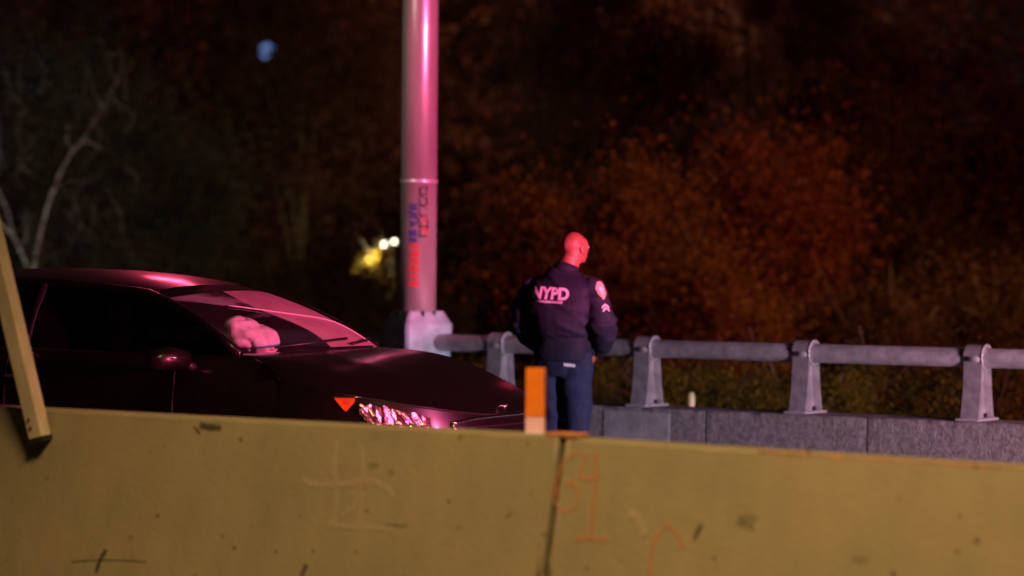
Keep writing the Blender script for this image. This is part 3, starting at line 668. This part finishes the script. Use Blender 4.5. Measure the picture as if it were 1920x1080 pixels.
link('headliner', grid(lambda u, v: Vector((-lerp(2.08, 3.4, u), .52 * (-1 + 2 * v), 1.345 + .03 * math.sin(PI * u))), 6, 6), M['headliner'], car)
for yy in (-.3, .3):
    m = MB(); m.box(cp(2.17, yy, 1.325), (.14, .38, .014), Matrix.Rotation(.35, 3, 'Y')); m.obj('sun_visor', M['headliner'], car, False, .004)
m = MB()
ab = Vector((-1.51, -.29, 1.075))
m.ball(ab + Vector((.03, .02, -.01)), (.12, .13, .085)); m.ball(ab + Vector((-.03, -.03, .02)), (.12, .13, .075)); m.ball(ab + Vector((-.05, -.05, .085)), (.09, .12, .05)); m.ball(ab + Vector((-.02, .05, .02)), (.10, .11, .08))
me = remesh(m, .014, 6, .5, lambda p: .016 * noise.noise(p * 9) + .006 * noise.noise(p * 26) - .014 * max(0, 1 - abs(noise.noise(p * 6 + Vector((3, 1, 7)))) * 9))
link('airbag', me, M['airbag'], car)
m = MB(); m.box(cp(2.9, 0, .25), (3.6, 1.5, .1)); m.obj('underbody', M['dark'], car)

# ------------------------------------------------------------------ person
PY = 17.9; pp = at_y(1056, 700, PY); YP = -math.radians(25)
pr = empty('person', Vector((pp.x, PY, 0)), YP, label='bald person in navy police jacket and trousers seen from behind, hands in pockets', cat='person')
def V3(*a): return Vector(a)
def limb(m, pts, n=14, ref=(1, 0, 0), power=2.0):
    m.loft([(p[0], p[1], p[2]) for p in pts], n, ref=ref, power=power)
# local frame: X to his right, Y the way he faces, Z up
ARM_R = [V3(.13, 0, 1.375), V3(.215, -.01, 1.345), V3(.272, -.03, 1.23), V3(.300, -.05, 1.12), V3(.285, .03, 1.03), V3(.225, .11, .97), V3(.185, .135, .93)]
ARM_L = [V3(-.13, 0, 1.375), V3(-.215, -.01, 1.345), V3(-.27, -.02, 1.23), V3(-.295, -.03, 1.12), V3(-.28, .04, 1.03), V3(-.225, .12, .97), V3(-.19, .14, .93)]
LEGR = [V3(.095, 0, .93), V3(.10, .0, .80), V3(.10, .01, .62), V3(.10, .015, .47), V3(.105, 0, .3), V3(.10, -.01, .09)]
LEGL = [V3(-.095, 0, .93), V3(-.105, .0, .80), V3(-.09, .03, .62), V3(-.08, .05, .47), V3(-.08, .03, .3), V3(-.085, .02, .09)]
# skin body
m = MB()
limb(m, [(V3(0, 0, .86), .14, .10), (V3(0, 0, .98), .145, .10), (V3(0, 0, 1.10), .135, .095), (V3(0, 0, 1.28), .16, .105), (V3(0, 0, 1.38), .165, .09), (V3(0, .0, 1.44), .09, .07)], 18)
limb(m, [(V3(0, .0, 1.40), .07, .07), (V3(.008, .012, 1.47), .070, .072), (V3(.030, .032, 1.54), .068, .072), (V3(.048, .055, 1.6), .063, .067)], 16)
for A in (ARM_R, ARM_L): limb(m, [(p, r, r) for p, r in zip(A, (.05, .058, .05, .042, .038, .032, .028))], 12)
for A in (LEGR, LEGL): limb(m, [(p, r, r) for p, r in zip(A, (.085, .085, .07, .055, .052, .04))], 12)
HR = Matrix.Rotation(-math.radians(24), 3, 'Z'); hc = V3(.050, .068, 1.630)
hp = lambda x, y, z: HR @ Vector((x, y, z)) + hc
def hball(x, y, z, rx, ry, rz):
    k = MB(); k.ball((0, 0, 0), (rx, ry, rz), 18, 12); k.v = [HR @ v + hp(x, y, z) for v in k.v]; m.add(k.v, k.f)
hball(0, -.015, .018, .075, .092, .085); hball(0, .02, .0, .070, .080, .085); hball(0, .035, -.05, .055, .058, .055); hball(0, .055, -.085, .032, .032, .022)   # cranium, face, jaw, chin
hball(0, .062, .018, .052, .028, .012); hball(0, .100, -.025, .012, .018, .018); hball(0, .094, -.005, .008, .012, .022); hball(0, .085, -.060, .024, .010, .008)   # brow, nose, lips
hball(-.080, -.006, -.012, .012, .020, .034); hball(.080, -.006, -.012, .012, .020, .034)                                           # ears
hball(0, -.045, -.055, .052, .045, .045)
me = remesh(m, .0075, 4, .5, lambda p: .0022 * noise.noise(Vector((p.x * 30, p.y * 30, p.z * 60))) if p.z > 1.45 else 0)
# hands: palm, four fingers, thumb
hm = MB()
for A, sg in ((ARM_R, 1), (ARM_L, -1)):
    w = A[-1]; dn = V3(-sg * .45, -.05, -.9).normalized(); sd = V3(0, 1, .35).normalized()
    hm.loft([(w, .026, .020), (w + dn * .03, .036, .018), (w + dn * .085, .042, .016), (w + dn * .095, .038, .014)], 12, ref=sd)
    for q, ln in ((-.030, .062), (-.010, .072), (.011, .076), (.031, .068)):
        b = w + dn * .085 + sd * q; c1 = b + dn * ln * .5 + V3(-sg * .008, 0, 0); hm.loft([(b, .0095, .0095), (c1, .0088, .0088), (c1 + dn * ln * .4 + V3(-sg * .022, 0, 0), .0075, .0075), (c1 + dn * ln * .5 + V3(-sg * .03, 0, 0), .004, .004)], 8, ref=sd)
    b = w + dn * .03 + sd * .03; hm.loft([(b, .013, .012), (b + dn * .03 + sd * .028, .011, .011), (b + dn * .055 + sd * .036, .009, .009), (b + dn * .062 + sd * .037, .004, .004)], 8, ref=sd)
bm = bmesh.new(); bm.from_mesh(me); t_ = hm.mesh(); bm.from_mesh(t_); me = bpy.data.meshes.new('body'); bm.to_mesh(me); bm.free()
link('body', me, M['skin'], pr)
# eyes
for sg in (-1, 1):
    e = MB(); e.ball(hp(sg * .031, .083, -.0), .011); e.obj('eye', M['patch_white'], pr, True)
# trousers
m = MB()
limb(m, [(V3(0, 0, 1.0), .13, .095), (V3(0, -.006, .92), .155, .112), (V3(0, -.012, .85), .172, .130), (V3(0, 0, .78), .16, .11)], 20)
for A in (LEGR, LEGL): limb(m, [(p, r, r * 1.05) for p, r in zip(A, (.105, .108, .098, .088, .082, .078))] + [(A[-1] + V3(0, 0, -.03), .080, .09)], 16)
tf = lambda p: .010 * noise.noise(Vector((p.x * 5, p.y * 5, p.z * 9))) + .020 * max(0, noise.noise(Vector((p.x * 6 + p.z * 7, p.y * 5, p.z * 4 - p.x * 9)))) * (1.6 if p.z < .6 else .7)
link('trousers', remesh(m, .011, 4, .5, tf), M['navy2'], pr)
# jacket
m = MB()
limb(m, [(V3(0, -.004, .865), .196, .152), (V3(0, -.002, .93), .200, .156), (V3(0, 0, .985), .192, .145), (V3(0, 0, 1.03), .200, .155), (V3(0, -.005, 1.12), .230, .190), (V3(0, -.020, 1.24), .250, .190), (V3(0, -.006, 1.34), .250, .162), (V3(0, 0, 1.405), .20, .125), (V3(0, .0, 1.455), .12, .088), (V3(0.0, .0, 1.485), .088, .082)], 26, power=2.3)
for A in (ARM_R, ARM_L): limb(m, [(p, r, r) for p, r in zip(A, (.080, .090, .086, .082, .076, .066, .058))], 16)
def jf(p):
    f = .010 * noise.noise(p * 6) + .024 * max(0, noise.noise(Vector((p.x * 5, p.y * 5, p.z * 14 + p.x * 8))))
    if abs(p.x) > .21: f += .026 * max(0, noise.noise(Vector((p.x * 4, p.y * 8, p.z * 22)))) 
    if 1.0 < p.z < 1.035 and abs(p.x) < .2: f -= .014
    return f
jm = remesh(m, .010, 4, .5, jf); jk = link('jacket', jm, M['navy'], pr)
m = MB(); m.loft([(V3(0.002, .002, 1.455), .098, .092), (V3(.010, .010, 1.485), .084, .082), (V3(.014, .018, 1.510), .077, .076), (V3(.014, .018, 1.511), .070, .070), (V3(.005, .004, 1.47), .070, .070)], 22); m.obj('collar', M['navy'], pr, True)
m = MB(); m.loft([(V3(0, -.004, .905), .184, .138), (V3(0, -.004, .94), .182, .136)], 26, power=2.2); m.obj('belt', M['leather'], pr, True)
for A, sg in ((LEGR, 1), (LEGL, -1)):
    a = A[-1]; m = MB(); m.loft([(a + V3(0, -.08, -.045), .03, .03), (a + V3(0, -.05, -.045), .045, .045), (a + V3(0, .04, -.045), .047, .044), (a + V3(0, .13, -.06), .05, .03), (a + V3(0, .19, -.065), .03, .018)], 12, ref=(1, 0, 0)); m.obj('shoe', M['leather'], pr, True)
# lettering and patches laid on the jacket
bvh = BVHTree.FromObject(jk, bpy.context.evaluated_depsgraph_get()) if False else None
bmj = bmesh.new(); bmj.from_mesh(jm); bvh = BVHTree.FromBMesh(bmj)
bmt = bmesh.new(); tmp_t = [o for o in pr.children if o.name.startswith('trousers')][0]; bmt.from_mesh(tmp_t.data); bvt = BVHTree.FromBMesh(bmt)
def drape(me, origin, xa, za, castdir, off, tree):
    bm = bmesh.new(); bm.from_mesh(me)
    bmesh.ops.triangulate(bm, faces=bm.faces)
    for _ in range(2): bmesh.ops.subdivide_edges(bm, edges=[e for e in bm.edges if e.calc_length() > .012], cuts=1)
    for v in bm.verts:
        p = origin + xa * v.co.x + za * v.co.y
        h = tree.ray_cast(p - castdir * .5, castdir)
        v.co = (h[0] if h[0] else p) - castdir * off
    bm.to_mesh(me); bm.free(); me.update(); return me
cu = bpy.data.curves.new('t', 'FONT'); cu.body = 'NYPD'; cu.size = .108; cu.align_x = 'CENTER'; cu.offset = .0045; cu.space_character = 1.0
to = bpy.data.objects.new('t', cu); COL.objects.link(to); tme = evaluate(to); bpy.data.objects.remove(to)
xa = V3(.995, 0, -.05).normalized() * .93; za = V3(.0, 0, 1)
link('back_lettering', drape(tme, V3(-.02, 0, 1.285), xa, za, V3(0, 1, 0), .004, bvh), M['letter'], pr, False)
bars = MB()
x = -.115
while x < .10:
    wd = random.uniform(.008, .013)
    if not -.015 < x < -.0: bars.add([(x, 0, 0), (x + wd, 0, 0), (x + wd, .014, 0), (x, .014, 0)], [(0, 1, 2, 3)])
    x += wd + .0035
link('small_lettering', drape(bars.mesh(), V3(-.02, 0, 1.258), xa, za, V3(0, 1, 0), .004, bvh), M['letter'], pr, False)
def sleeve(name, z, w, h, m, col2=None, k=12):
    q = MB(); q.add([(w * math.cos(2 * PI * i / k), h * math.sin(2 * PI * i / k) - (.012 if math.sin(2 * PI * i / k) < -.9 else 0), 0) for i in range(k)], [tuple(range(k))])
    cdv = V3(-.80, .60, 0).normalized(); xx = V3(.60, .80, 0)
    return link(name, drape(q.mesh(), V3(.255, -.03, z), xx, ZV, cdv, .004, bvh), m, pr, False)
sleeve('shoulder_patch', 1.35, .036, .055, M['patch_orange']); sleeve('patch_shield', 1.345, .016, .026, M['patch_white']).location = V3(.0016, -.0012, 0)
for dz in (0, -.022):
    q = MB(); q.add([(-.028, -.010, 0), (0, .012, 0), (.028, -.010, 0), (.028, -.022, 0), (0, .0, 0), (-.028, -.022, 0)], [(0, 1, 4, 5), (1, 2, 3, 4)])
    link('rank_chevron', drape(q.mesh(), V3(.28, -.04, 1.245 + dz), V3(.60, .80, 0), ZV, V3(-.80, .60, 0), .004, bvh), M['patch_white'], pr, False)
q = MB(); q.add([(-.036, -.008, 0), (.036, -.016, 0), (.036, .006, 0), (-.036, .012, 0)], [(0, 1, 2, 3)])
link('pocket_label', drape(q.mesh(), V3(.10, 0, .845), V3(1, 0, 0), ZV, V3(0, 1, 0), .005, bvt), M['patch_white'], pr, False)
bmj.free(); bmt.free()

# ------------------------------------------------------------------ trees
def leaves(n, clumps, spread, size, tilt=1.0):
    ci = rng.integers(0, len(clumps), n); c = np.array(clumps)[ci]
    p = c[:, :3] + rng.normal(size=(n, 3)) * c[:, 3:4] * spread * rng.choice([.7, 1.2, 2.2], (n, 1), p=[.45, .4, .15])
    a = rng.normal(size=(n, 3)); a /= np.linalg.norm(a, axis=1, keepdims=True)
    b = rng.normal(size=(n, 3)); b -= a * (a * b).sum(1, keepdims=True); b /= np.linalg.norm(b, axis=1, keepdims=True)
    s = size * rng.uniform(.5, 1.3, (n, 1)); a = a * s; b = b * s * .55
    return np.stack([p - a, p - b * 1.0, p + a, p + b], 1)
def clear_gaps(Q, gaps):
    c = Q.mean(1); keep = np.ones(len(Q), bool)
    for g0, d_, r in gaps:
        v = c - g0; t = v @ d_; q = np.linalg.norm(v - t[:, None] * d_, axis=1); keep &= q > r
    return Q[keep]
def gray(px, py, r): d_ = np.array(ray(px, py).normalized()); return (np.array(CAM), d_, r)
GAPS = [gray(497, 92, .20), gray(722, 457, .12), gray(739, 452, .10)]
def tree(base, h, crown_c, crown_r, leafm, n, label, cat='tree', barkm=None, size=.08, nclump=60, lean=(0, 0), group='trees beyond the parapet', limbs=9, trunk_r=.12, clump_r=.55, name='tree'):
    base = Vector(base); root = empty(name, base, 0, label=label, cat=cat, group=group); barkm = barkm or M['bark']
    cc = Vector(crown_c) - base; m = MB(); top = Vector((cc.x * .8 + lean[0], cc.y * .8 + lean[1], h))
    tp = [Vector((0, 0, -.3)).lerp(top, k / 8) + Vector((random.gauss(0, .06), random.gauss(0, .06), 0)) * (k > 0) for k in range(9)]
    m.tube(tp, [trunk_r * (1 - .85 * k / 8) for k in range(9)], 8); m.obj('trunk', barkm, root, True)
    cl = []
    for _ in range(nclump):
        while True:
            q = np.random.default_rng(random.randrange(1 << 30)).uniform(-1, 1, 3)
            if np.linalg.norm(q) < 1: break
        cl.append((cc.x + q[0] * crown_r[0], cc.y + q[1] * crown_r[1], cc.z + q[2] * crown_r[2], random.uniform(.4, 1.4) * clump_r))
    b = MB()
    for k in range(limbs):
        c_ = Vector(random.choice(cl)[:3]); st = tp[2 + (k % 6)]; mid = st.lerp(c_, .5) + Vector((0, 0, random.uniform(-.1, .3)))
        b.tube([st, mid, c_], [trunk_r * .4, trunk_r * .22, trunk_r * .06], 6)
        for _ in range(2):
            e = mid.lerp(c_, random.random()) ; b.tube([e, e + Vector((random.uniform(-.6, .6), random.uniform(-.6, .6), random.uniform(0, .8)))], [trunk_r * .12, .01], 5)
    b.obj('limbs', barkm, root, True)
    Q = leaves(int(n * 2.8), cl, .45, size * .54); bb = np.array(base); Q = clear_gaps(Q + bb, GAPS) - bb
    link('crown', fast_quads(Q), leafm, root, False)
    return root
def T(px, Y, y0, y1, halfw, leafm, n, label, **k):
    """crown between picture rows y0 and y1 at depth Y"""
    c = at_y(px, (y0 + y1) / 2, Y); rz = (y1 - y0) / 2 * Y / FPX; g = -1.4 + max(0, Y - 40) * .05
    return tree((c.x, Y, g), (c.z - g) + rz * .5, c, (halfw * Y / FPX, halfw * Y / FPX * .8, rz), leafm, n, label, **k)
T(1130, 31, 330, 640, 190, L_ORANGE, 9000, 'orange brown tree directly behind the officer', nclump=42, size=.075, clump_r=.42)
T(985, 36, 460, 700, 90, L_BROWN, 4000, 'low brown tree just left behind the officer', nclump=26, size=.08, clump_r=.4)
T(1450, 33, 240, 690, 130, L_RED, 9000, 'narrow red leaved tree above the middle rail post', nclump=48, size=.075, clump_r=.42)
T(1330, 30, 480, 720, 130, L_ORANGE, 6000, 'small orange tree between the brown and the red tree', nclump=30, size=.07, clump_r=.38)
T(1720, 38, 90, 640, 230, L_BROWN, 10000, 'tall dim russet tree at the right side', nclump=52, size=.09, clump_r=.6)
T(1620, 32, 560, 740, 150, L_BROWN, 5000, 'low brown thicket tree behind the right rail', nclump=30, size=.07, clump_r=.4)
T(1860, 33, 480, 740, 110, L_BROWN, 4000, 'dim bushy tree behind the rightmost post', nclump=24, size=.075, clump_r=.4)
T(1120, 44, -60, 330, 200, L_BROWN, 7000, 'tall dark tree rising above the officer', nclump=40, size=.10, clump_r=.7)
T(1420, 50, -80, 260, 240, L_BROWN, 6000, 'tall dark tree at the top behind the red tree', nclump=36, size=.11, clump_r=.8)
T(600, 42, 480, 760, 200, L_BROWN, 7000, 'brown tree behind the car roof left of the lamp post', nclump=34, size=.08, clump_r=.5)
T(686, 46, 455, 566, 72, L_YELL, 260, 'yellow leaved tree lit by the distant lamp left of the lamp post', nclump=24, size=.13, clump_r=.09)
T(560, 50, -60, 380, 240, L_BROWN, 8000, 'tall dark tree over the car left of the lamp post', nclump=44, size=.11, clump_r=.8)
T(320, 43, 200, 600, 200, L_GREY, 6500, 'grey green tree behind the car roof', nclump=36, size=.085, clump_r=.55)
T(60, 45, -40, 420, 230, L_GREY, 6500, 'grey green tree at the far left behind the pale tree', nclump=40, size=.09, clump_r=.65)
T(880, 40, 560, 760, 110, L_BROWN, 4000, 'dark low tree between lamp post and officer', nclump=22, size=.08, clump_r=.4)
# pale bare tree at the left
Yb = 37
def bp(px, py, dy=0): return at_y(px, py, Yb + dy)
g0 = bp(55, 640); g0.z = -1.4
bt = empty('pale_tree', g0, 0, label='pale barked bare tree with forked branches at the left edge', cat='tree')
def br_(pts, r0, r1, nm='branch'):
    P = [Vector(p) - g0 for p in pts]; P = [Vector(q) for q in smooth_path([tuple(p) for p in P], 4)]
    m = MB(); m.tube(P, [.44 * lerp(r0, r1, i / (len(P) - 1)) for i in range(len(P))], 7); m.obj(nm, M['bark_pale'], bt, True)
br_([g0, bp(58, 600), bp(60, 520)], .09, .07, 'trunk')
br_([bp(60, 520), bp(75, 440), bp(95, 370), bp(118, 315), bp(136, 284)], .05, .032)
br_([bp(136, 284), bp(148, 272), bp(165, 266), bp(190, 280)], .03, .012)
br_([bp(136, 284), bp(126, 262), bp(128, 232)], .024, .008)
br_([bp(150, 272), bp(172, 235), bp(192, 200), bp(212, 165), bp(232, 125)], .016, .005)
br_([bp(60, 520), bp(38, 470), bp(22, 440), bp(-6, 415)], .05, .035)
br_([bp(30, 455), bp(22, 430), bp(14, 395), bp(-6, 350)], .03, .014)
br_([bp(38, 470), bp(48, 440), bp(44, 405)], .018, .006)
br_([bp(95, 370), bp(110, 350), bp(140, 335)], .014, .005)
for _ in range(30):
    x = random.uniform(-10, 260); y = random.uniform(150, 500); br_([bp(x, y, random.uniform(-.5, .8)), bp(x + random.uniform(-25, 25), y - random.uniform(25, 50)), bp(x + random.uniform(-35, 35), y - random.uniform(60, 90))], .009, .003, 'twig')
cl = [(*(bp(random.uniform(-20, 260), random.uniform(60, 500), random.uniform(-.8, 1.5)) - g0), .35) for _ in range(40)]
link('crown', fast_quads(leaves(6000, cl, .7, .035)), L_GREY, bt, False)
# shrubs behind the rail
sl = ['yellow green shrub behind the rail right of the officer', 'dark shrub behind the rail between first and middle posts', 'green shrub behind the middle rail post', 'olive shrub behind the rail between middle and right posts', 'dark green shrub at the right edge behind the rail', 'shrub behind the rail left of the officer']
for i, px in enumerate((1140, 1300, 1470, 1650, 1860, 930)):
    Y = 24.5 - (px - 1100) * .0035
    T(px, Y, 690, 860, 95, L_GREEN, 4500, sl[i], cat='shrub', name='shrub', group='shrubs behind the parapet', nclump=30, size=.035, clump_r=.22, trunk_r=.03, limbs=5)
# far wooded slope, one mass
cl = []
for _ in range(420):
    px = random.uniform(-150, 2080); Y = random.uniform(56, 80); py = random.uniform(-80, 720); c = at_y(px, py, Y); cl.append((c.x, c.y, c.z, random.uniform(.7, 1.3)))
Q = clear_gaps(leaves(60000, cl, .8, .14), GAPS)
tag(link('woodland', fast_quads(Q), leafmat('dark_woodland', (.10, .05, .035), (.20, .10, .06)), None, False), 'dark wooded slope filling the background', 'woodland', kind='stuff')

# ------------------------------------------------------------------ distant lamp and building
lc = at_y(731, 455, 47.5); dlp = empty('distant_street_lamp', Vector((lc.x, lc.y, -1)), 0, label='distant street lamp glowing white through yellow leaves left of the lamp post', cat='street lamp')
hz = lc.z + 1
m = MB(); m.tube([(0, .3, 0), (0, .3, hz)], .05, 8); m.tube([(-.3, .3, hz), (.3, .3, hz)], .03, 6); m.obj('pole', M['bark'], dlp, True)
EM = mat('lamp_glow', (1, 1, 1), .5, emit=(1, .93, .72), estr=9)
for px, py, r in ((720, 458, .036), (739, 453, .026)):
    c = at_y(px, py, 47.5) - dlp.location; m = MB(); m.ball(c, (r * 1.25, r, r)); m.obj('lamp_globe', EM, dlp, True)
lt = light('POINT', 'street_lamp_glow', lc + Vector((-.4, -1.2, -.25)), (0, 0, 0), 150, (1, .85, .45), shadow_soft_size=.1)
bc = at_y(497, 92, 95); bd = empty('far_building', Vector((bc.x, 97, -1)), 0, label='dark far building with one bluish lit window above the car', cat='building')
m = MB(); m.box((0, 3, 7.5), (16, 6, 15)); m.obj('wall', mat('dark_brick', (.10, .07, .06), .9, var=.2, vscale=20), bd)
wz = bc.z + 1
for i in range(-3, 4):
    for j in range(-2, 3):
        c = Vector((i * 2.2, -.03, wz + j * 2.6))
        if not 1 < c.z < 14: continue
        f = MB(); f.box(c, (.95, .06, 1.0)); fo = f.obj('window', M['trim'], bd)
        lit = i == 0 and j == 0
        p = MB()
        if lit:
            p.add([c + Vector(v) for v in ((-.42, -.04, -.35), (.05, -.04, -.35), (.05, -.04, .0), (-.42, -.04, -.05), (-.35, -.04, .12), (.1, -.04, .16), (.38, -.04, .40), (.12, -.04, .42), (-.35, -.04, .28), (.12, -.04, -.42), (.40, -.04, -.42), (.40, -.04, -.25), (.14, -.04, -.25))], [(0, 1, 2, 3), (4, 5, 6, 7, 8), (9, 10, 11, 12)])
        else: p.box(c + Vector((0, -.035, 0)), (.85, .01, .9))
        p.obj('pane', mat('lit_blue_pane', (.1, .1, .1), .4, emit=(.22, .36, .85), estr=.6) if lit else M['trim'], fo)
